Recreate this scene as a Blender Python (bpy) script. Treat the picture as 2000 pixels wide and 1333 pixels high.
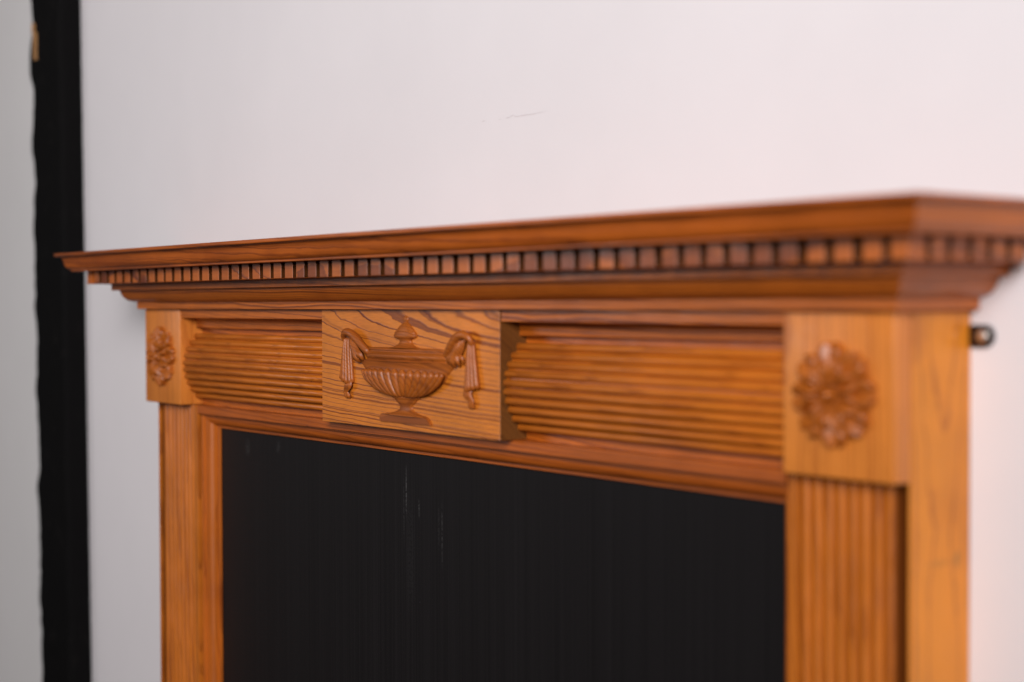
import bpy, bmesh, math, random
from mathutils import Vector, Matrix, noise

random.seed(7)
for o in list(bpy.data.objects): bpy.data.objects.remove(o)
SC = bpy.context.scene
COL = SC.collection

# ------------------------------------------------------------------ scale
# All lengths below are written in dentil pitches (27 mm). x runs along the
# wall, y into the wall (0 = front of the corner blocks), z up (0 = block top).
P = 0.027
ZF = 43.0                                   # block top above the floor, in pitches
def W(x, y, z): return Vector((x * P, y * P, (z + ZF) * P))

# ------------------------------------------------------------------ camera
cam_d = bpy.data.cameras.new('camera'); cam = bpy.data.objects.new('camera', cam_d); COL.objects.link(cam)
yaw, pitch, roll, fpx = 0.91282, -0.02403, -0.00296, 3028.17
fwd = Vector((-math.sin(yaw) * math.cos(pitch), math.cos(yaw) * math.cos(pitch), math.sin(pitch)))
right = Vector((math.cos(yaw), math.sin(yaw), 0)); up = right.cross(fwd)
r2 = right * math.cos(roll) + up * math.sin(roll); u2 = -right * math.sin(roll) + up * math.cos(roll)
M = Matrix((r2, u2, -fwd)).transposed().to_4x4(); M.translation = W(54.0645, -36.056, 0.2644)
cam.matrix_world = M
cam_d.sensor_width = 36.0; cam_d.sensor_fit = 'HORIZONTAL'; cam_d.lens = fpx / 2000 * 36
cam_d.clip_start = 0.05; cam_d.clip_end = 100
cam_d.dof.use_dof = True
cam_d.dof.focus_distance = (W(-5.5, 0, -2) - M.translation).dot(fwd)
cam_d.dof.aperture_fstop = 2.25
SC.camera = cam

# ------------------------------------------------------------------ light
wd = bpy.data.worlds.new('World'); SC.world = wd; wd.use_nodes = True
wd.node_tree.nodes['Background'].inputs[0].default_value = (1.0, 0.96, 0.95, 1)
wd.node_tree.nodes['Background'].inputs[1].default_value = 0.06
def area(name, loc, aim, sx, sy, watts, col, spread=180):
    l = bpy.data.lights.new(name, 'AREA'); l.shape = 'RECTANGLE'; l.size = sx; l.size_y = sy
    l.energy = watts; l.color = col; l.spread = math.radians(spread)
    o = bpy.data.objects.new(name, l); COL.objects.link(o); o.location = loc
    o.rotation_euler = (Vector(aim) - Vector(loc)).to_track_quat('-Z', 'Y').to_euler()
area('window_light', (2.7, -3.0, 2.40), (-0.15, 0, 1.85), 1.9, 1.6, 49, (1.0, 0.975, 0.972), 82)
area('left_fill_light', (-2.9, -3.0, 1.75), (0.2, 0, 1.2), 1.3, 1.3, 17, (1.0, 0.98, 0.98))  # added fill lamp at left front: sheen on flat faces, lifts left wall
SC.view_settings.view_transform = 'Standard'; SC.view_settings.look = 'None'
SC.view_settings.exposure = 0; SC.view_settings.gamma = 1; SC.view_settings.use_curve_mapping = False
SC.render.engine = 'CYCLES'

# ------------------------------------------------------------------ materials
class NT:
    def __init__(s, name):
        s.m = bpy.data.materials.new(name); s.m.use_nodes = True
        s.t = s.m.node_tree; s.b = s.t.nodes['Principled BSDF']
    def n(s, typ, **kw):
        x = s.t.nodes.new(typ)
        for k, v in kw.items(): setattr(x, k, v)
        return x
    def set(s, sock, v):
        if hasattr(v, 'links') or isinstance(v, bpy.types.NodeSocket): s.t.links.new(v, sock)
        else: sock.default_value = v
    def ma(s, op, a, b=0.0, c=0.0, clamp=False):
        x = s.n('ShaderNodeMath', operation=op); x.use_clamp = clamp
        for i, v in enumerate((a, b, c)): s.set(x.inputs[i], v)
        return x.outputs[0]
    def comb(s, a, b, c):
        x = s.n('ShaderNodeCombineXYZ')
        for i, v in enumerate((a, b, c)): s.set(x.inputs[i], v)
        return x.outputs[0]
    def noise(s, vec, scale=1.0, detail=2.0, rough=0.5):
        x = s.n('ShaderNodeTexNoise'); s.set(x.inputs['Vector'], vec)
        x.inputs['Scale'].default_value = scale; x.inputs['Detail'].default_value = detail
        x.inputs['Roughness'].default_value = rough
        return x.outputs['Fac']
    def sstep(s, v, lo, hi):
        x = s.n('ShaderNodeMapRange', interpolation_type='SMOOTHSTEP')
        s.set(x.inputs['Value'], v); x.inputs['From Min'].default_value = lo; x.inputs['From Max'].default_value = hi
        return x.outputs['Result']
    def mix(s, f, a, b, blend='MIX'):
        x = s.n('ShaderNodeMix', data_type='RGBA', blend_type=blend)
        s.set(x.inputs['Factor'], f); s.set(x.inputs['A'], a); s.set(x.inputs['B'], b)
        return x.outputs['Result']
    def bump(s, h, strength, dist):
        x = s.n('ShaderNodeBump'); x.inputs['Strength'].default_value = strength; x.inputs['Distance'].default_value = dist
        s.set(x.inputs['Height'], h); s.t.links.new(x.outputs[0], s.b.inputs['Normal'])

def wood(name, axis='X', pith=(0, 0.06, -3), spacing=0.0038, early=(0.58, 0.20, 0.040), late=(0.20, 0.050, 0.012),
         tilt=(0.0, 0.0), wob=0.010, rough=0.36, strength=0.9, lo=0.40, spec=0.5):
    """pitch pine: growth rings round a pith line that runs along the board"""
    k = NT(name)
    sep = k.n('ShaderNodeSeparateXYZ'); g = k.n('ShaderNodeNewGeometry'); k.t.links.new(g.outputs['Position'], sep.inputs[0])
    x, y, z = sep.outputs
    p = W(*pith)
    x, y, z = k.ma('SUBTRACT', x, p.x), k.ma('SUBTRACT', y, p.y), k.ma('SUBTRACT', z, p.z)
    a, b, c = {'X': (x, y, z), 'Z': (z, y, x), 'Y': (y, x, z)}[axis]
    b = k.ma('MULTIPLY_ADD', a, tilt[0], b); c = k.ma('MULTIPLY_ADD', a, tilt[1], c)
    lowv = k.comb(k.ma('MULTIPLY', a, 2.2), k.ma('MULTIPLY', b, 9.0), k.ma('MULTIPLY', c, 9.0))
    low = k.noise(lowv, 1.0, 2.0)
    midv = k.comb(k.ma('MULTIPLY', a, 22.0), k.ma('MULTIPLY', b, 60.0), k.ma('MULTIPLY', c, 60.0))
    mid = k.noise(midv, 1.0, 3.0, 0.55)
    r = k.ma('SQRT', k.ma('ADD', k.ma('MULTIPLY', b, b), k.ma('MULTIPLY', c, c)))
    r = k.ma('MULTIPLY_ADD', k.ma('SUBTRACT', low, 0.5), wob * 2, r)
    r = k.ma('MULTIPLY_ADD', k.ma('SUBTRACT', mid, 0.5), spacing * 0.7, r)
    # uneven ring widths
    wv = k.n('ShaderNodeTexNoise', noise_dimensions='1D'); k.set(wv.inputs['W'], k.ma('MULTIPLY', r, 0.35 / spacing)); wv.inputs['Detail'].default_value = 1
    q = k.ma('MULTIPLY_ADD', wv.outputs['Fac'], 1.1, k.ma('DIVIDE', r, spacing))
    f = k.ma('FRACT', q)
    wn = k.n('ShaderNodeTexWhiteNoise', noise_dimensions='1D'); k.set(wn.inputs['W'], k.ma('FLOOR', q))
    lt = k.ma('MULTIPLY', k.ma('POWER', k.sstep(f, lo, 0.90), 1.6), k.ma('SUBTRACT', 1.0, k.sstep(f, 0.93, 1.0)))
    lt = k.ma('MULTIPLY', lt, k.ma('MULTIPLY_ADD', wn.outputs['Value'], 0.40, 0.70))
    lt = k.ma('MULTIPLY', lt, strength, clamp=True)
    fibv = k.comb(k.ma('MULTIPLY', a, 14.0), k.ma('MULTIPLY', b, 900.0), k.ma('MULTIPLY', c, 900.0))
    fib = k.noise(fibv, 1.0, 2.0)
    pos = g.outputs['Position']
    blot = k.noise(pos, 11.0, 3.0)
    col = k.mix(lt, (*early, 1), (*late, 1))
    v = k.ma('MULTIPLY_ADD', k.ma('SUBTRACT', fib, 0.5), 0.55, 1.0)
    v = k.ma('MULTIPLY', v, k.ma('MULTIPLY_ADD', k.ma('SUBTRACT', blot, 0.5), 0.55, 1.0))
    col = k.mix(1.0, col, k.comb(v, v, v), 'MULTIPLY')
    vo = k.n('ShaderNodeTexVoronoi'); k.set(vo.inputs['Vector'], pos); vo.inputs['Scale'].default_value = 38
    dg = k.ma('MULTIPLY', k.ma('SUBTRACT', 1.0, k.sstep(vo.outputs['Distance'], .02, .06)), k.sstep(k.noise(pos, 17.0, 1), .56, .62))
    wear = k.sstep(k.noise(pos, 5.0, 3.0, .6), .52, .72)
    col = k.mix(k.ma('MULTIPLY', wear, .55), col, k.mix(1.0, col, (0.62, 0.50, 0.42, 1), 'MULTIPLY'))
    col = k.mix(k.ma('MULTIPLY', dg, .7), col, (0.06, 0.018, 0.005, 1))
    k.set(k.b.inputs['Base Color'], col)
    sm = k.noise(pos, 35.0, 4.0, 0.6)
    k.set(k.b.inputs['Roughness'], k.ma('MULTIPLY_ADD', k.ma('SUBTRACT', sm, 0.5), 0.30, rough))
    k.b.inputs['Specular IOR Level'].default_value = spec
    k.bump(k.ma('ADD', k.ma('MULTIPLY', fib, 0.5), k.ma('MULTIPLY', lt, 0.8)), 0.35, 0.0004)
    return k.m

E_MID, L_MID = (0.50, 0.122, 0.011), (0.130, 0.020, 0.003)
E_RED, L_RED = (0.43, 0.096, 0.009), (0.110, 0.016, 0.003)
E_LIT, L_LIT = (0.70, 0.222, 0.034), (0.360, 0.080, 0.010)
m_shelf = wood('pine_shelf', 'X', (0, 2.0, 9), .0052, E_RED, L_RED, tilt=(0.01, 0.02), wob=.006, strength=.65)
m_shelf_y = wood('pine_shelf_end', 'Y', (31.5, 0, 9), .0045, E_MID, L_RED, strength=.5)
m_dentil = wood('pine_dentil', 'X', (0, 3.0, 1.6), .0062, (0.44, 0.104, 0.011), L_RED, tilt=(0.02, 0.015), wob=.02, strength=.85)
m_dentil_y = wood('pine_dentil_end', 'Y', (34, 0, 1.6), .006, E_MID, L_RED, wob=.02, strength=.8)
m_corn = wood('pine_cornice', 'X', (0, 5.5, -4.5), .0034, E_MID, L_RED, tilt=(-0.01, 0.012), strength=.75)
m_corn_y = wood('pine_cornice_end', 'Y', (33, 0, -4), .0034, E_MID, L_MID, strength=.4)
m_rail = wood('pine_rail', 'X', (5, 1.5, 2.2), .0050, E_MID, L_MID, tilt=(0.03, 0.03), wob=.02)
m_tab = wood('pine_tablet', 'X', (-1, 2.4, .25), .0046, (0.60, 0.178, 0.018), (0.165, 0.028, 0.004), tilt=(0.075, 0.003), wob=.003, lo=.52, strength=1.0)
m_urn = wood('pine_carving', 'X', (0, -2.6, -4.0), .0030, (0.36, 0.090, 0.009), (0.11, 0.019, 0.003), tilt=(0.0, 0.05), strength=.5, rough=.45)
m_reed = wood('pine_reed', 'X', (-3, 3.4, -2.4), .0030, (0.52, 0.140, 0.012), (0.20, 0.038, 0.004), tilt=(0.030, 0.006), wob=.006, strength=.5)
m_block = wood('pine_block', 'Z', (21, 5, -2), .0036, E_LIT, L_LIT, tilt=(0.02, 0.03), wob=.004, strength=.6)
m_ros = wood('pine_rosette', 'Z', (22, 3, -2), .0030, (0.44, 0.115, 0.011), (0.16, 0.032, 0.005), strength=.6, rough=.42)
m_pil = wood('pine_pilaster', 'Z', (23, 2.2, -8), .0046, (0.53, 0.145, 0.013), (0.17, 0.030, 0.004), tilt=(0.05, 0.02), wob=.010, strength=.55)
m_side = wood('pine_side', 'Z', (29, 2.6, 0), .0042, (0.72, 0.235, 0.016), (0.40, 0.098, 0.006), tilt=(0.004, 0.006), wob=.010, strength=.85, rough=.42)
m_saw = wood('sawn_end_grain', 'X', (0, -8, -14), .0022, (0.085, 0.026, 0.006), (0.03, 0.010, 0.003), strength=.9, rough=.8, spec=.05)
m_quirk = wood('dark_quirk', 'Z', (22, 5, 0), .0034, (0.150, 0.036, 0.004), (0.07, 0.015, 0.002), strength=.5, rough=.7, spec=.1)  # dark brown colour for the strip lining the groove wall
def smudge(m, c, r, col, amt):
    k = NT.__new__(NT); k.m = m; k.t = m.node_tree; k.b = k.t.nodes['Principled BSDF']
    src = k.b.inputs['Base Color'].links[0].from_socket
    g = k.n('ShaderNodeNewGeometry').outputs['Position']; sep = k.n('ShaderNodeSeparateXYZ'); k.t.links.new(g, sep.inputs[0])
    w = W(*c); dy = k.ma('DIVIDE', k.ma('SUBTRACT', sep.outputs[1], w.y), r[0] * P); dz = k.ma('DIVIDE', k.ma('SUBTRACT', sep.outputs[2], w.z), r[1] * P)
    d = k.ma('ADD', k.ma('SQRT', k.ma('ADD', k.ma('MULTIPLY', dy, dy), k.ma('MULTIPLY', dz, dz))), k.ma('MULTIPLY', k.ma('SUBTRACT', k.noise(g, 120, 3), .5), 1.2))
    k.set(k.b.inputs['Base Color'], k.mix(k.ma('MULTIPLY', k.ma('SUBTRACT', 1.0, k.sstep(d, .3, 1.1)), amt), src, (*col, 1)))
smudge(m_side, (25.45, 2.95, -7.45), (.22, .32), (0.20, 0.10, 0.03), .55)      # a knock and a rub mark on the near side
smudge(m_side, (25.45, 2.2, -7.5), (.9, .14), (0.30, 0.12, 0.02), .3)
smudge(m_side, (25.45, 1.0, -.7), (.45, 1.1), (0.42, 0.12, 0.02), .6)
m_mould = wood('pine_moulding', 'X', (0, 4, -3), .0032, E_RED, L_RED, tilt=(.01, .01), wob=.005, strength=.5)
m_mould_z = wood('pine_moulding_upright', 'Z', (22, 5, 0), .0034, E_MID, L_MID, tilt=(.01, .01), strength=.5)
m_end = wood('pine_end_grain', 'X', (0, -8, -14), .0022, (0.17, 0.060, 0.012), (0.07, 0.022, 0.006), strength=.9, rough=.7, spec=.12)

def plaster(name, col):
    k = NT(name); g = k.n('ShaderNodeNewGeometry').outputs['Position']
    n1 = k.noise(g, 3.0, 3.0); n2 = k.noise(g, 160.0, 3.0, 0.6); n3 = k.noise(g, 14.0, 4.0)
    v = k.ma('MULTIPLY_ADD', k.ma('SUBTRACT', n1, 0.5), 0.09, 1.0)
    v = k.ma('MULTIPLY_ADD', k.ma('SUBTRACT', n3, 0.5), 0.035, v)
    k.set(k.b.inputs['Base Color'], k.mix(1.0, (*col, 1), k.comb(v, v, v), 'MULTIPLY'))
    k.b.inputs['Roughness'].default_value = 0.62
    k.bump(k.ma('MULTIPLY_ADD', n3, 2.0, n2), 0.2, 0.0006)
    return k.m
m_wall = plaster('wall_paint', (0.785, 0.745, 0.765))
m_wall2 = plaster('wall_paint_left', (0.78, 0.755, 0.755))

def flat(name, col, rough=.5, metal=0.0):
    k = NT(name); k.b.inputs['Base Color'].default_value = (*col, 1)
    k.b.inputs['Roughness'].default_value = rough; k.b.inputs['Metallic'].default_value = metal
    return k.m
m_crack = flat('crack', (0.64, 0.58, 0.59), .9)
m_chip = wood('bare_wood', 'Z', (-50, 3, 0), .0022, (0.42, 0.21, 0.07), (0.22, 0.09, 0.03), strength=.9, rough=.7)
m_iron = flat('dark_iron', (0.035, 0.018, 0.012), .45, .6)
m_screw = flat('screw_steel', (0.66, 0.64, 0.61), .4, 1.0)
m_floor = wood('floor_boards', 'X', (0, 0, -60), .004, (0.07, 0.045, 0.03), (0.03, 0.02, 0.015), rough=.6)

def black_beam():
    k = NT('black_paint'); g = k.n('ShaderNodeNewGeometry').outputs['Position']
    sep = k.n('ShaderNodeSeparateXYZ'); k.t.links.new(g, sep.inputs[0])
    gv = k.comb(k.ma('MULTIPLY', sep.outputs[0], 120), k.ma('MULTIPLY', sep.outputs[1], 120), k.ma('MULTIPLY', sep.outputs[2], 7))
    n = k.noise(gv, 1.0, 4.0, .6); n2 = k.noise(g, 26.0, 3.0)
    worn = k.sstep(n2, .60, .80)
    k.set(k.b.inputs['Base Color'], k.mix(worn, (0.0042, 0.0038, 0.0040, 1), (0.009, 0.0078, 0.0078, 1)))
    k.b.inputs['Roughness'].default_value = .75; k.b.inputs['Specular IOR Level'].default_value = .06
    k.bump(k.ma('MULTIPLY_ADD', n2, 1.5, n), .5, .0015)
    return k.m
m_beam = black_beam()

def black_board():
    k = NT('black_board'); g = k.n('ShaderNodeNewGeometry').outputs['Position']
    sep = k.n('ShaderNodeSeparateXYZ'); k.t.links.new(g, sep.inputs[0]); x, y, z = sep.outputs
    st = k.noise(k.comb(k.ma('MULTIPLY', x, 420), 0.0, k.ma('MULTIPLY', z, 0.9)), 1.0, 3.0, .65)
    st2 = k.noise(k.comb(k.ma('MULTIPLY', x, 60), 3.0, k.ma('MULTIPLY', z, 0.5)), 1.0, 2.0)
    base = k.mix(k.sstep(st, .30, .75), (0.0050, 0.0040, 0.0044, 1), (0.0105, 0.0088, 0.0094, 1))
    base = k.mix(k.ma('MULTIPLY', k.sstep(st2, .30, .85), .25), base, (0.013, 0.011, 0.012, 1))
    # a few chalky rubbed streaks at fixed places, and dust specks
    for X, z0, z1, w, s in ((-2.43, -6.6, -9.3, .07, .55), (-2.62, -7.0, -10.6, .05, .22), (0.29, -7.9, -11.2, .05, .40), (0.05, -8.0, -10.5, .10, .10),
                            (-1.44, -8.1, -9.1, .08, .35), (-17.0, -6.5, -7.6, .35, .18), (-13.8, -6.4, -7.2, .30, .16), (-2.1, -7, -14, .5, .05)):
        dx = k.ma('ABSOLUTE', k.ma('SUBTRACT', x, X * P))
        fx = k.ma('SUBTRACT', 1.0, k.sstep(dx, 0.0, w * P))
        a, b = (z1 + ZF) * P, (z0 + ZF) * P; h = (b - a) * .35
        fz = k.ma('MULTIPLY', k.sstep(z, a, a + h), k.ma('SUBTRACT', 1.0, k.sstep(z, b - h, b)))
        f = k.ma('MULTIPLY', k.ma('MULTIPLY', fx, fz), k.ma('MULTIPLY', k.sstep(k.noise(g, 300, 2), .35, .6), s * .6))
        base = k.mix(f, base, (0.17, 0.165, 0.165, 1))
    vo = k.n('ShaderNodeTexVoronoi'); k.set(vo.inputs['Vector'], k.comb(x, 0.0, z)); vo.inputs['Scale'].default_value = 42
    sp = k.ma('MULTIPLY', k.ma('SUBTRACT', 1.0, k.sstep(vo.outputs['Distance'], 0.010, 0.026)), k.sstep(k.noise(g, 7.0, 2), .58, .66))
    base = k.mix(k.ma('MULTIPLY', sp, .5), base, (0.12, 0.115, 0.11, 1))
    k.set(k.b.inputs['Base Color'], base)
    k.b.inputs['Roughness'].default_value = .55; k.b.inputs['Specular IOR Level'].default_value = .17
    k.bump(st, .2, .0005)
    return k.m
m_board = black_board()

# ------------------------------------------------------------------ mesh helpers
def empty(name, loc):
    o = bpy.data.objects.new(name, None); COL.objects.link(o); o.location = loc; o.empty_display_size = .05
    return o
def obj(name, me, mat, parent=None, smooth=False):
    if isinstance(me, bmesh.types.BMesh):
        bm = me; bmesh.ops.recalc_face_normals(bm, faces=bm.faces)
        me = bpy.data.meshes.new(name); bm.to_mesh(me); bm.free()
        me.materials.append(mat)
        if smooth:
            for f in me.polygons: f.use_smooth = True
    o = bpy.data.objects.new(name, me); COL.objects.link(o)
    if parent is not None:
        o.parent = parent; bpy.context.view_layer.update()
        o.matrix_parent_inverse = parent.matrix_world.inverted()
    return o
def tag(o, label=None, cat=None, kind=None, group=None):
    for k, v in (('label', label), ('category', cat), ('kind', kind), ('group', group)):
        if v: o[k] = v
    return o
def box(x0, x1, y0, y1, z0, z1, bev=0.03, segs=2, bm=None):
    bm2 = bmesh.new()
    vs = [bm2.verts.new(W(x, y, z)) for x in (x0, x1) for y in (y0, y1) for z in (z0, z1)]
    for f in ((0, 1, 3, 2), (4, 6, 7, 5), (0, 4, 5, 1), (2, 3, 7, 6), (0, 2, 6, 4), (1, 5, 7, 3)):
        bm2.faces.new([vs[i] for i in f])
    if bev: bmesh.ops.bevel(bm2, geom=bm2.edges[:], offset=bev * P, segments=segs, profile=.5, affect='EDGES')
    if bm is None: return bm2
    me = bpy.data.meshes.new('t'); bm2.to_mesh(me); bm2.free(); bm.from_mesh(me); bpy.data.meshes.remove(me)
    return bm
def loft(rows, close_u=False, cap=False, bm=None):
    bm = bm or bmesh.new()
    R = [[bm.verts.new(v) for v in r] for r in rows]
    n = len(rows[0])
    for i in range(len(R) - 1):
        for j in range(n if close_u else n - 1):
            k = (j + 1) % n
            bm.faces.new((R[i][j], R[i][k], R[i + 1][k], R[i + 1][j]))
    if cap:
        bm.faces.new(R[0]); bm.faces.new(R[-1])
    return bm
def prism(poly, fn0, fn1, cap=True):
    """closed polygon swept between two mappings"""
    return loft([[fn0(*p) for p in poly], [fn1(*p) for p in poly]], close_u=True, cap=cap)
def autosmooth(o, deg=32):
    me = o.data
    for f in me.polygons: f.use_smooth = True
    bm = bmesh.new(); bm.from_mesh(me)
    for e in bm.edges:
        if len(e.link_faces) == 2 and e.calc_face_angle(0) > math.radians(deg): e.smooth = False
    bm.to_mesh(me); bm.free()
    return o
def arc(cx, cz, rx, rz, a0, a1, n):
    return [(cx + rx * math.cos(math.radians(a0 + (a1 - a0) * i / n)), cz + rz * math.sin(math.radians(a0 + (a1 - a0) * i / n))) for i in range(n + 1)]
def tube(path, rad, ky=1.0, n=8, bm=None, yb=None):
    """carved ridge: tube along (x, y, z) points with radii, flattened in y by ky"""
    pts = [Vector(p) for p in path]; rows = []
    N = len(pts)
    for i, p in enumerate(pts):
        t = (pts[min(i + 1, N - 1)] - pts[max(i - 1, 0)]); t.y = 0; t.normalize()
        s = Vector((-t.z, 0, t.x)); r = rad[i]
        rows.append([p + s * (r * math.cos(2 * math.pi * j / n)) + Vector((0, -1, 0)) * (r * ky * math.sin(2 * math.pi * j / n)) for j in range(n)])
    t0 = (pts[0] - pts[1]).normalized() * rad[0] * .7; t1 = (pts[-1] - pts[-2]).normalized() * rad[-1] * .7
    rows = [[pts[0] + t0 + (v - pts[0]) * .35 for v in rows[0]]] + rows + [[pts[-1] + t1 + (v - pts[-1]) * .35 for v in rows[-1]]]
    return loft([[W(*v) for v in r] for r in rows], close_u=True, cap=True, bm=bm)
def cat(path, m=4):
    """smooth a short control path (Catmull-Rom) of tuples"""
    out = []; n = len(path)
    for i in range(n - 1):
        p0, p1, p2, p3 = path[max(i - 1, 0)], path[i], path[i + 1], path[min(i + 2, n - 1)]
        for k in range(m):
            t = k / m
            out.append(tuple(.5 * (2 * b + (c - a) * t + (2 * a - 5 * b + 4 * c - d) * t * t + (3 * b - a - 3 * c + d) * t ** 3) for a, b, c, d in zip(p0, p1, p2, p3)))
    out.append(tuple(path[-1])); return out

# ------------------------------------------------------------------ dimensions
XF, D = 25.452, 3.615            # half width of the body, wall plane
XD, OD = 27.784, 2.332           # half run and overhang of the dentils
XO, ZO = 19.885, -6.222          # opening
T = 0.73                         # pilaster face behind the blocks
BW = 4.297                       # block width
UW = 6.636                       # tablet half width
ZB = -5.018                      # block underside
FLOOR = -ZF

# ------------------------------------------------------------------ setting
def quad(name, pts, mat, label=None):
    bm = bmesh.new(); bm.faces.new([bm.verts.new(p) for p in pts]); o = obj(name, bm, mat); o['kind'] = 'structure'; return o
wall = obj('wall', box(-45.0, 75, D, D + 6, FLOOR, 50, 0), m_wall); wall['kind'] = 'structure'
floor = obj('floor', box(-110, 110, -110, D + 6, FLOOR - 2, FLOOR, 0), m_floor); floor['kind'] = 'structure'
bm = bmesh.new()
a = math.radians(5)
x1, y1 = -46.2, D + 0.15; x0 = -95; y0 = y1 + (x1 - x0) * math.tan(a)
for q in ([(x0, y0), (x1, y1), (x1, y1 + 6), (x0, y0 + 6)],):
    loft([[W(x, y, FLOOR) for x, y in q], [W(x, y, 50) for x, y in q]], close_u=True, cap=True, bm=bm)
wl = obj('wall_left', bm, m_wall2); wl['kind'] = 'structure'
# hairline crack in the plaster above the shelf
cp = [(0.70, 8.06), (0.98, 8.08)], [(1.9, 8.02), (2.1, 8.03)], [(2.39, 8.03), (2.65, 8.06), (2.88, 8.12), (3.06, 8.03), (3.5, 8.05), (4.1, 8.03), (4.82, 8.06), (5.32, 8.05)]
bm = bmesh.new()
for seg in cp:
    pts = []
    for (xa, za), (xb, zb) in zip(seg, seg[1:]):
        n = max(2, int((xb - xa) / .08))
        for i in range(n): pts.append((xa + (xb - xa) * i / n, za + (zb - za) * i / n + random.uniform(-.012, .012)))
    pts.append(seg[-1]); N = len(pts)
    wds = [(.006 + .018 * random.random()) * (1 - .75 * abs(2 * i / (N - 1) - .6)) for i in range(N)]
    loft([[W(x, D - .012, z - w) for (x, z), w in zip(pts, wds)], [W(x, D - .012, z + w) for (x, z), w in zip(pts, wds)]], bm=bm)
ck = obj('plaster_crack', bm, m_crack, wall)

# ------------------------------------------------------------------ black timber post
post = empty('timber_post', W(-45, D, FLOOR))
tag(post, 'rough hewn timber post painted black, standing against the white wall', 'post')
bm = bmesh.new(); rows = []
yF = D - 1.5; NZ = 420
sec = [(-42.72, D + .5)] + [(-42.72, D - 1.5 * i / 5) for i in range(1, 5)] + [(-42.78, yF + .08), (-42.86, yF)] + [(-42.86 - 4.4 * i / 14, yF) for i in range(1, 14)] + [(-47.26, yF + .02), (-47.38, yF + .12), (-47.42, yF + .4), (-47.40, yF + .9), (-47.4, D), (-47.4, D + 1.0)]
for i in range(NZ + 1):
    z = FLOOR + (50 - FLOOR) * i / NZ; row = []
    lean = 0.0
    # scalloped adze cuts along the left arris
    s = abs(math.sin(z * .62 + 1.7 * noise.noise((z * .13, 3.1, 0)))) ** .7
    sc = .75 - .34 * s + .75 * noise.noise((z * .33, 8.2, 1)) + .30 * noise.noise((z * .8, 5.2, 2)) + .14 * noise.noise((z * 1.6, 2.2, 5))
    for x, y in sec:
        wl_ = max(0, min(1, (-46.4 - x) / .9))
        nx = .03 * noise.noise((x * .7, z * .5, 3)) + .02 * noise.noise((x * 2, z * 1.8, 9))
        ny = .09 * noise.noise((x * .6, z * .32, 11)) + .05 * noise.noise((x * 1.7, z * .9, 17)) if y < D - .3 else 0
        if abs(z - (-17.6)) < .35 and wl_ > .5: nx += .25 * (1 - abs(z + 17.6) / .35)
        row.append(W(x + nx - sc * wl_ * .8 + .22 - .018 * z, y + ny, z))
    rows.append(row)
loft(rows, bm=bm)
tb = obj('timber', bm, m_beam, post, smooth=True)
# knocked-off corner that shows bare wood
bm = bmesh.new(); rows = []
for i in range(15):
    t = i / 14; z = 18.95 - 2.45 * t
    xl = -47.36 - .12 + .18 * t + .05 * noise.noise((t * 9, 0, 0)); wdt = (.55 if t < .28 else .95) * (1 - .35 * max(0, t - .6)) + .06 * noise.noise((t * 12, 4, 0))
    rows.append([W(xl - .05, yF + .10, z), W(xl + wdt * .35, yF - .12, z), W(xl + wdt * .75, yF - .14, z), W(xl + wdt, yF + .06, z)])
loft(rows, bm=bm)
obj('bare_wood_chip', bm, m_chip, post)

# ------------------------------------------------------------------ black board in the opening
fb = obj('fireboard', box(-20.3, 20.3, 1.72, 2.3, FLOOR + .02, -6.0, .02), m_board)
tag(fb, 'flat matt black board with chalky streaks filling the fireplace opening', 'board')

# ------------------------------------------------------------------ fireplace surround
S = empty('fireplace_surround', W(0, D, FLOOR))
tag(S, 'carved orange pine fireplace surround with dentil cornice, urn tablet and rosette blocks', 'fireplace')

# shelf board
autosmooth(obj('shelf_board', box(-29.14, 29.14, -3.69, D - .01, 2.925, 3.10, .045, 3), m_shelf, S))

def cornice_run(name, prof, mats, yback=D - .02, deg=30):
    """profile (overhang, z), mitred round the front and both ends"""
    fr = prism(prof, lambda o, z: W(-(XF + o), -o, z), lambda o, z: W(XF + o, -o, z), cap=False)
    autosmooth(obj(name, fr, mats[0], S), deg)
    for s in (-1, 1):
        rt = prism(prof, lambda o, z: W(s * (XF + o), -o, z), lambda o, z: W(s * (XF + o), yback, z), cap=False)
        autosmooth(obj(name, rt, mats[1], S), deg)
bed = [(-.4, 2.925), (3.43, 2.925), (3.43, 2.90)] + [(3.40 - .02 * i, 2.86 - .03 * i) for i in range(1)] + \
      cat([(3.36, 2.84), (3.315, 2.72), (3.28, 2.58), (3.235, 2.43), (3.17, 2.31), (3.08, 2.235), (3.01, 2.215)], 3) + [(2.99, 2.20), (2.985, 2.125), (2.97, 2.115), (-.4, 2.115)]
cornice_run('bed_moulding', bed, (m_shelf, m_shelf_y))
cornice_run('dentil_backing', [(-.4, 2.113), (1.62, 2.113), (1.62, 1.39), (-.4, 1.39)], (m_corn, m_corn_y))
low = [(-.4, 1.388), (1.345, 1.388), (1.355, 1.375), (1.355, 1.07), (1.34, 1.055), (1.03, 1.05), (1.01, 1.03)] + \
      cat([(1.005, 1.02), (.985, .90), (.92, .76), (.82, .62), (.70, .52), (.55, .455), (.40, .425), (.345, .42)], 3) + [(.335, .40), (.32, .385), (.315, .06), (.30, .04), (-.4, .04)]
cornice_run('cornice_moulding', low, (m_corn, m_corn_y))
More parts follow.
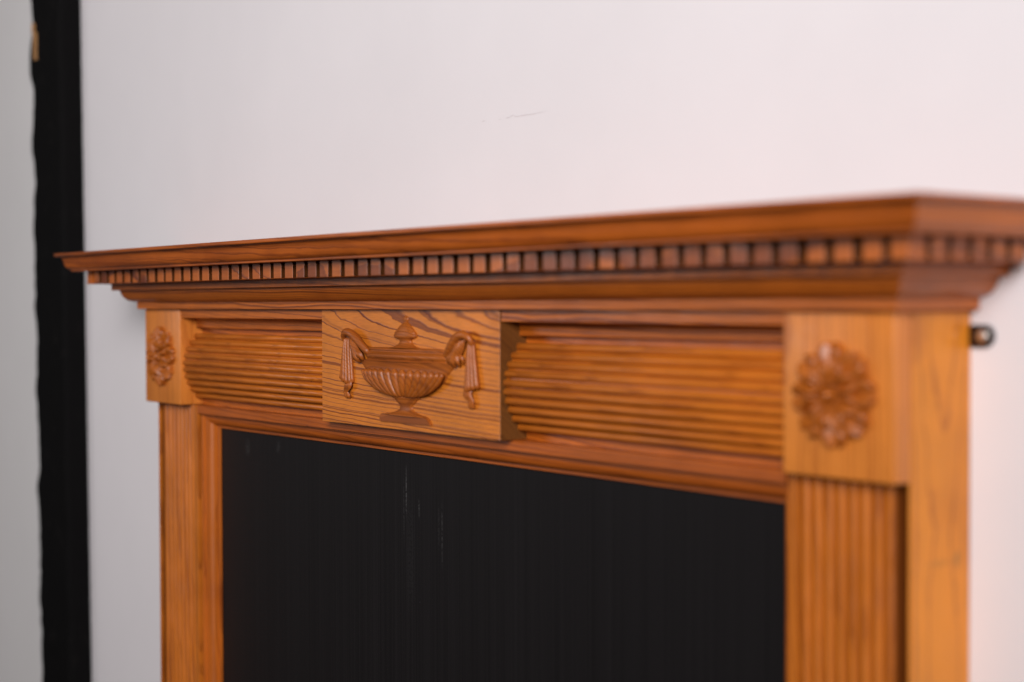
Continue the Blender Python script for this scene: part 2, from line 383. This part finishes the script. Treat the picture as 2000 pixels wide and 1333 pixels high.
# dentils, one by one
dc = empty('dentil_course', W(0, -OD, 1.4)); dc.parent = S; bpy.context.view_layer.update(); dc.matrix_parent_inverse = S.matrix_world.inverted()
def shared(name, bm, mat):
    bmesh.ops.recalc_face_normals(bm, faces=bm.faces); me = bpy.data.meshes.new(name); bm.to_mesh(me); bm.free(); me.materials.append(mat); return me
hw = .335
me_f = shared('dentil', box(-hw, hw, 0, .73, 0, .70, .018, 1), m_dentil)
for f in me_f.polygons:
    if abs(f.normal.x) > .9: f.material_index = 1
me_f.materials.append(m_saw)
me_s = shared('dentil', box(-.73, 0, -.33, .33, 0, .70, .018, 1), m_dentil_y)
for f in me_s.polygons:
    if abs(f.normal.y) > .9: f.material_index = 1
me_s.materials.append(m_saw)
me_c = shared('dentil', box(-.64, 0, 0, .71, 0, .70, .018, 1), m_dentil)
me_c2 = shared('dentil', box(0, .64, 0, .71, 0, .70, .018, 1), m_dentil)
z0w = (1.41) * P
def place(me, x, y, z=1.41):
    o = obj('dentil', me, None, dc); o.location = (x * P, y * P, z * P); return o
for i in range(54):
    place(me_f, i - 26.5 + random.uniform(-.02, .02), -OD + random.uniform(-.012, .012))
place(me_c, XD, -OD); place(me_c2, -XD, -OD)
for j in range(5):
    y = -OD + .8598 + .9068 * (j + .5)
    place(me_s, XD, y + random.uniform(-.02, .02)); o = place(me_s, -XD + .73, y)

# frieze: backing, rails, tablet, blocks
obj('frieze_backing', box(-XF + .05, XF - .05, 1.40, D - .02, -5.47, .02, 0), m_mould, S)
for s in (-1, 1):
    xa, xb = sorted((s * (UW + .012), s * (XF - BW - .012)))
    obj('frieze_rail', box(xa, xb, .06, 1.38, -.42, .035, .02), m_rail, S)
    cv = [(1.39, -.43), (.74, -.43)] + arc(.74 + .0, -.68, .22, .25, 90, 0, 6) + [(.965, -.92), (.94, -.955), (.95, -.97), (1.39, -.97)]
    autosmooth(obj('cavetto_strip', prism(cv, lambda y, z: W(xa, y, z), lambda y, z: W(xb, y, z)), m_rail, S))
    pn = obj('reeded_panel', box(xa, xb, 1.30, 1.39, -5.03, -.975, .0), m_rail, S)
    bulge = lambda z: .13 + .285 * (z + 2.93) ** 2
    zz = [-1.26 - 3.38 * i / 16 for i in range(17)]
    cor = [(1.29, -1.26)] + [(bulge(z) + .155, z) for z in zz] + [(1.29, -4.64)]
    autosmooth(obj('barrel_core', prism(cor, lambda y, z: W(xa + .01, y, z), lambda y, z: W(xb - .01, y, z)), m_reed, pn), 60)
    for i in range(10):
        z = -1.437 - .3385 * i
        ang = math.atan(2 * .285 * (z + 2.93))           # slope of the barrel
        ny, nz = -math.cos(ang), math.sin(ang) * 1
        ty, tz = math.sin(ang), math.cos(ang)
        n = 14; sec = []
        for k in range(n):
            t = math.pi * (1 + 0.0) * k / (n - 1)
            u, v = math.cos(t) * .150, math.sin(t) ** .8 * .21 if k not in (0, n - 1) else 0
            yy = bulge(z) + .17 + ny * v + ty * u; z2 = z + nz * v + tz * u
            sec.append((yy, z2))
        ww = random.uniform(-.004, .004)
        rows = []
        for e, sh in ((0, .45), (.045, .85), (.12, 1), (.88, 1), (.955, .85), (1, .45)) if False else ((0, .7), (.0015, .9), (.004, 1), (.996, 1), (.9985, .9), (1, .7)):
            x = xa + .015 + (xb - xa - .03) * e
            cy, cz = bulge(z) + .17, z
            rows.append([W(x, cy + (yy - cy) * sh, cz + (z2 - cz) * sh + ww) for yy, z2 in sec])
        obj('reed', loft(rows, close_u=True, cap=True), m_reed, pn, smooth=True)
obj('frieze_rail', box(-20.64, 20.64, .70, 1.395, -5.455, -5.03, .02), m_mould, S)

# tablet with the carved urn
TB = obj('central_tablet', box(-UW, UW, 0, 1.39, ZB + .005, .035, .012, 1), m_tab, S)
TB.data.materials.append(m_end)
for f in TB.data.polygons:
    if abs(f.normal.x) > .9: f.material_index = 1
XC = .20
def lathe(prof, ky, n=28):
    rows = []
    for r, z, *e in prof:
        rows.append([W(XC + r * math.cos(math.pi * j / n), .012 - (ky * (r ** .75) + (e[0] if e else 0)) * math.sin(math.pi * j / n) ** .8, z) for j in range(n + 1)])
    return loft(rows)
def carve(name, bm): return autosmooth(obj(name, bm, m_urn, TB), 50)
# collar and body of the bowl
bp = cat([(3.62, -2.13, -.06), (3.50, -2.25, -.08), (3.32, -2.40, -.10), (3.14, -2.55, -.08), (3.04, -2.60, -.05), (2.90, -2.80, -.03), (2.66, -2.99, -.02), (2.10, -3.28, 0), (1.5, -3.47, 0), (.92, -3.56, 0)], 3)
carve('urn_bowl', lathe(bp, .125))
RZ = [(3.10, -2.60), (2.97, -2.78), (2.78, -2.95), (2.48, -3.12), (2.13, -3.29), (1.58, -3.47), (.98, -3.555)]
NG = 14
for i in range(NG):
    ph = math.radians(-66 + 132 * i / (NG - 1)); f = math.sin(ph) / math.sin(math.radians(66)) * .955
    dpt = math.cos(ph * .98)
    wdt = math.cos(ph) * (132 / (NG - 1)) * math.pi / 180 / math.sin(math.radians(66)) * .955
    path = []; rad = []
    for r, z in cat(RZ, 3):
        path.append((XC + r * f, -.15 - .115 * (r ** .75) * dpt ** .8 + .02, z)); rad.append(max(.035, r * wdt * .44))
    rad[0] *= .9
    carve('gadroon', tube(path, rad, ky=.62 * min(1.6, .16 / max(rad[0], .05) + .5), n=10))
# lid band
lp = [(.9, -1.55, -.02), (2.60, -1.575, -.10), (2.80, -1.59, -.06), (2.88, -1.63, -.02), (2.88, -1.67, -.02), (2.83, -1.70, -.09), (2.84, -1.75, -.09), (2.92, -1.80, -.01), (3.02, -1.87, .05), (3.06, -1.94, .06), (3.04, -2.01, .03), (2.98, -2.06, -.05), (3.0, -2.09, -.07), (3.10, -2.11, -.03), (3.14, -2.14, -.02), (3.12, -2.18, -.12)]
carve('urn_lid', lathe(lp, .150))
fp = cat([(1.20, -1.57), (.86, -1.52), (.60, -1.44), (.45, -1.35), (.43, -1.27), (.50, -1.20), (.60, -1.17)], 2) + [(.76, -1.14), (.82, -1.09), (.82, -1.02), (.76, -.99), (.78, -.95), (.74, -.90), (.66, -.87)] + cat([(.64, -.84), (.48, -.70), (.30, -.58), (.18, -.51), (.14, -.48)], 2) + cat([(.17, -.44), (.20, -.38), (.18, -.30), (.10, -.25), (.01, -.21)], 2)
carve('finial', lathe(fp, .34))
ft = cat([(.95, -3.54), (1.06, -3.60), (1.05, -3.66), (.92, -3.70)], 2) + cat([(.80, -3.74), (.74, -3.82), (.58, -3.90), (.47, -4.0), (.50, -4.12), (.70, -4.22), (1.05, -4.30), (1.5, -4.36), (1.62, -4.40)], 2)
carve('urn_foot', lathe(ft, .20))
pl = [(XC - 1.80, -4.39), (XC + 1.52, -4.37), (XC + 1.72, -4.47), (XC + 1.84, -4.60), (XC + 1.86, -4.71), (XC - 1.90, -4.73), (XC - 1.93, -4.60), (XC - 1.90, -4.46)]
bm = prism(pl, lambda x, z: W(x, .01, z), lambda x, z: W(x, -.13, z)); bmesh.ops.bevel(bm, geom=[e for e in bm.edges if all(v.co.y < 0 for v in e.verts)], offset=.04 * P, segments=2, affect='EDGES')
carve('urn_plinth', bm)
for s in (-1, 1):
    mx = (lambda x: XC + .02 - (XC + .02 - x)) if s < 0 else (lambda x: 2 * (XC + .12) - x)
    bm = bmesh.new()
    pth = cat([(-2.62, -.12, -1.80), (-2.95, -.20, -1.52), (-3.32, -.26, -1.22), (-3.72, -.30, -1.00), (-4.10, -.30, -.96), (-4.36, -.26, -1.12), (-4.40, -.16, -1.36)], 4)
    n = len(pth); tube([(mx(x), y, z) for x, y, z in pth], [.08 + .11 * math.sin(math.pi * min(1, .25 + .65 * i / n)) for i in range(n)], ky=.85, n=10, bm=bm)
    carve('handle', bm)
    bm = bmesh.new()                               # leaf curling under the handle
    for dx, ex, ez, rr, yy in ((.0, -2.98, -2.12, .15, -.26), (-.12, -3.24, -2.22, .14, -.30), (-.24, -3.50, -2.17, .12, -.24), (-.34, -3.72, -2.06, .09, -.16)):
        pth = cat([(-3.62 + dx, -.20, -1.16), (-3.50 + dx * .9, yy, -1.46), (-3.26 + dx * .9, yy, -1.78), (ex - .02, yy, ez + .16), (ex, yy * .6, ez)], 3)
        n = len(pth); tube([(mx(x), y, z) for x, y, z in pth], [rr * (.45 + .75 * math.sin(math.pi * min(1, .1 + .75 * i / n))) for i in range(n)], ky=.8, n=8, bm=bm)
    carve('acanthus_leaf', bm)
    bm = bmesh.new()                               # drapery hung from the scroll
    for x0_, x1_, ze, rr, yy in ((-4.44, -4.72, -3.00, .085, -.13), (-4.37, -4.54, -3.05, .075, -.20), (-4.31, -4.36, -3.08, .085, -.25), (-4.25, -4.17, -3.16, .085, -.22), (-4.19, -4.02, -3.19, .08, -.14), (-4.15, -3.94, -3.12, .07, -.06)):
        pth = cat([(x0_, yy * .8, -1.24), ((x0_ * .7 + x1_ * .3), yy, -1.75), ((x0_ * .35 + x1_ * .65), yy, -2.4), (x1_, yy, ze)], 4)
        n = len(pth); tube([(mx(x), y, z) for x, y, z in pth], [rr * (.7 + .7 * i / n) for i in range(n)], ky=1.15, n=8, bm=bm)
    for off in (-.07, .09):
        pth = cat([(-4.18 + off, -.12, -3.08), (-4.12 + off, -.17, -3.26), (-4.24 + off, -.18, -3.42), (-4.36 + off, -.16, -3.58), (-4.28 + off, -.10, -3.78)], 4)
        n = len(pth); tube([(mx(x), y, z) for x, y, z in pth], [.13 + .04 * math.sin(7 * i / n) for i in range(n)], ky=.6, n=8, bm=bm)
    carve('drapery', bm)

# corner blocks with rosettes
def petal(cx, cz, ang, r0, r1, wid, h, lobes, nu=9, nv=10, notch=.16):
    ca, sa = math.cos(ang), math.sin(ang); rows = []
    for i in range(nv + 1):
        s = i / nv; row = []
        wv = wid * (math.sin(math.pi * (.10 + .72 * s)) ** .8) * (.35 + .65 * s ** .5)
        for j in range(nu):
            t = -1 + 2 * j / (nu - 1)
            rr = r0 + (r1 - r0) * s
            if lobes == 2: rr -= (r1 - r0) * notch * s ** 3 * (abs(t) ** 3 * 1.0 + max(0, 1 - abs(t) * 3.0) * .9)
            else: rr -= (r1 - r0) * .35 * s ** 3 * t * t
            if lobes == 2: hh = h * (.30 + .70 * math.sin(math.pi * (.10 + .70 * s)) ** 1.2) * (.38 + .62 * math.sin(math.pi * min(1, abs(t) * .78)) ** 1.5)
            else: hh = h * (.2 + .8 * math.sin(math.pi * min(1, .05 + .72 * s))) * (1 - .5 * t * t)
            hh *= (1 - max(0, abs(t) - .8) * 3.0)
            if abs(t) > .99: hh = -.02
            x = rr * ca - t * wv * sa; z = rr * sa + t * wv * ca
            row.append(W(cx + x, -hh, cz + z))
        rows.append(row)
    rows.append([v + Vector((0, (h * .9) * P, 0)) for v in rows[-1]])
    return loft(rows)
def bead(cx, cz, r, h, n=10):
    rows = []
    for i in range(6):
        t = math.pi / 2 * i / 5
        rows.append([W(cx + r * math.cos(t) * math.cos(2 * math.pi * j / n), .01 - h * math.sin(t) ** .9, cz + r * math.cos(t) * math.sin(2 * math.pi * j / n)) for j in range(n)])
    return loft(rows, close_u=True)
for s in (-1, 1):
    xa, xb = sorted((s * (XF - BW), s * XF))
    B = autosmooth(obj('corner_block', box(xa, xb, 0, T + .0, ZB, .035, .06, 3), m_block, S), 25)
    obj('block_core', box(*sorted((s * (XF - BW + .02), s * (XF - .72))), T + .005, 1.398, ZB + .03, .02, 0), m_block, S)
    cx, cz = s * 23.28, -2.49
    obj('rosette_ground', bead(cx, cz, 1.36, .13, 28), m_ros, B, smooth=True)
    for k in range(8):                                   # broad outer petals with notched tips
        an = math.radians(45 * k + 4)
        obj('petal', petal(cx, cz, an, .70, 1.60, .60, .36, 2, nu=15, nv=14, notch=.26), m_ros, B, smooth=True)
    for k in range(8):                                   # inner ring, turned half a step
        an = math.radians(26.5 + 45 * k)
        obj('petal', petal(cx, cz, an, .34, 1.12, .40, .54, 2, nu=13, nv=12, notch=.2), m_ros, B, smooth=True)
    for k in range(8):
        an = math.radians(26.5 + 45 * k)
        obj('bead', bead(cx + .40 * math.cos(an), cz + .40 * math.sin(an), .10, .50), m_ros, B, smooth=True)
    obj('boss', bead(cx, cz, .22, .58, 14), m_ros, B, smooth=True)

    # pilaster: eight reeds between flat margins, thin outer lip and a dark quirk
    ia, ib = 20.72, 25.0
    pb = obj('pilaster', box(*sorted((s * ia, s * ib)), T + .24, 1.6, FLOOR, ZB - .01, .02), m_pil, S)
    obj('margin', box(*sorted((s * ia, s * (ia + .40))), T, T + .235, FLOOR, ZB - .01, .03), m_pil, pb)
    n = 8; p0_ = ia + .42; pw = (ib - .10 - p0_) / n
    for i in range(n):
        c = s * (p0_ + pw * (i + .5)); rows = []
        sec = [(c + math.cos(math.pi * k / 11) * pw * .41, T + .26 - (math.sin(math.pi * k / 11) ** .85) * .26) for k in range(12)]
        rows = [[W(x, y, z) for x, y in sec] for z in (FLOOR, -30, -18, -10, ZB - .012)]
        obj('reed', loft(rows), m_pil, pb, smooth=True)
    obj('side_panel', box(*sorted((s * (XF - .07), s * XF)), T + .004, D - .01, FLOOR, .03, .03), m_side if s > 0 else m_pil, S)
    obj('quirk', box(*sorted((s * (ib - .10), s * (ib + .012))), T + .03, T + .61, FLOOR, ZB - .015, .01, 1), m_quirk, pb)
    obj('side_core', box(*sorted((s * ib, s * (XF - .075))), T + .62, D - .02, FLOOR, ZB - .02, 0), m_mould_z, S)

# moulding round the opening, mitred
om = [(0, 1.715), (0, 1.60), (.02, 1.58), (.13, 1.58), (.15, 1.60), (.16, 1.55)] + cat([(.17, 1.50), (.19, 1.38), (.25, 1.27), (.35, 1.18), (.48, 1.13), (.60, 1.12)], 3) + [(.64, 1.12), (.65, 1.10), (.66, .98), (.68, .96), (.75, .96), (.765, .98), (.765, 1.715)]
o = obj('opening_moulding', prism(om, lambda w, y: W(-(XO + w), y, ZO + w), lambda w, y: W(XO + w, y, ZO + w), cap=False), m_mould, S); autosmooth(o)
for s in (-1, 1):
    o = obj('opening_moulding', prism(om, lambda w, y: W(s * (XO + w), y, ZO + w), lambda w, y: W(s * (XO + w), y, FLOOR), cap=False), m_mould_z, S); autosmooth(o)

# ------------------------------------------------------------------ fixing lug at the right
L = empty('fixing_lug', W(25.9, D, -.75))
tag(L, 'small round dark metal fixing lug with a screw, on the wall right of the surround', 'bracket')
cx, cz, R = 25.97, -.75, .345
pts = [(XF + .012, cz - R), (XF + .012, cz + R)] + arc(cx, cz, R, R, 90, -90, 14)
bm = prism(pts, lambda x, z: W(x, D - .01, z), lambda x, z: W(x, D - .13, z))
bmesh.ops.bevel(bm, geom=[e for e in bm.edges if all(v.co.y < (D - .1) * P for v in e.verts)], offset=.03 * P, segments=2, affect='EDGES')
autosmooth(obj('plate', bm, m_iron, L))
bm = bmesh.new(); rows = []
for rr, yy in ((.20, .12), (.205, .15), (.15, .18), (.07, .19), (.01, .195)):
    rows.append([W(cx - .02 + rr * math.cos(2 * math.pi * j / 20), D - yy, cz + rr * math.sin(2 * math.pi * j / 20)) for j in range(20)])
obj('screw_head', loft(rows, close_u=True), m_screw, L, smooth=True)
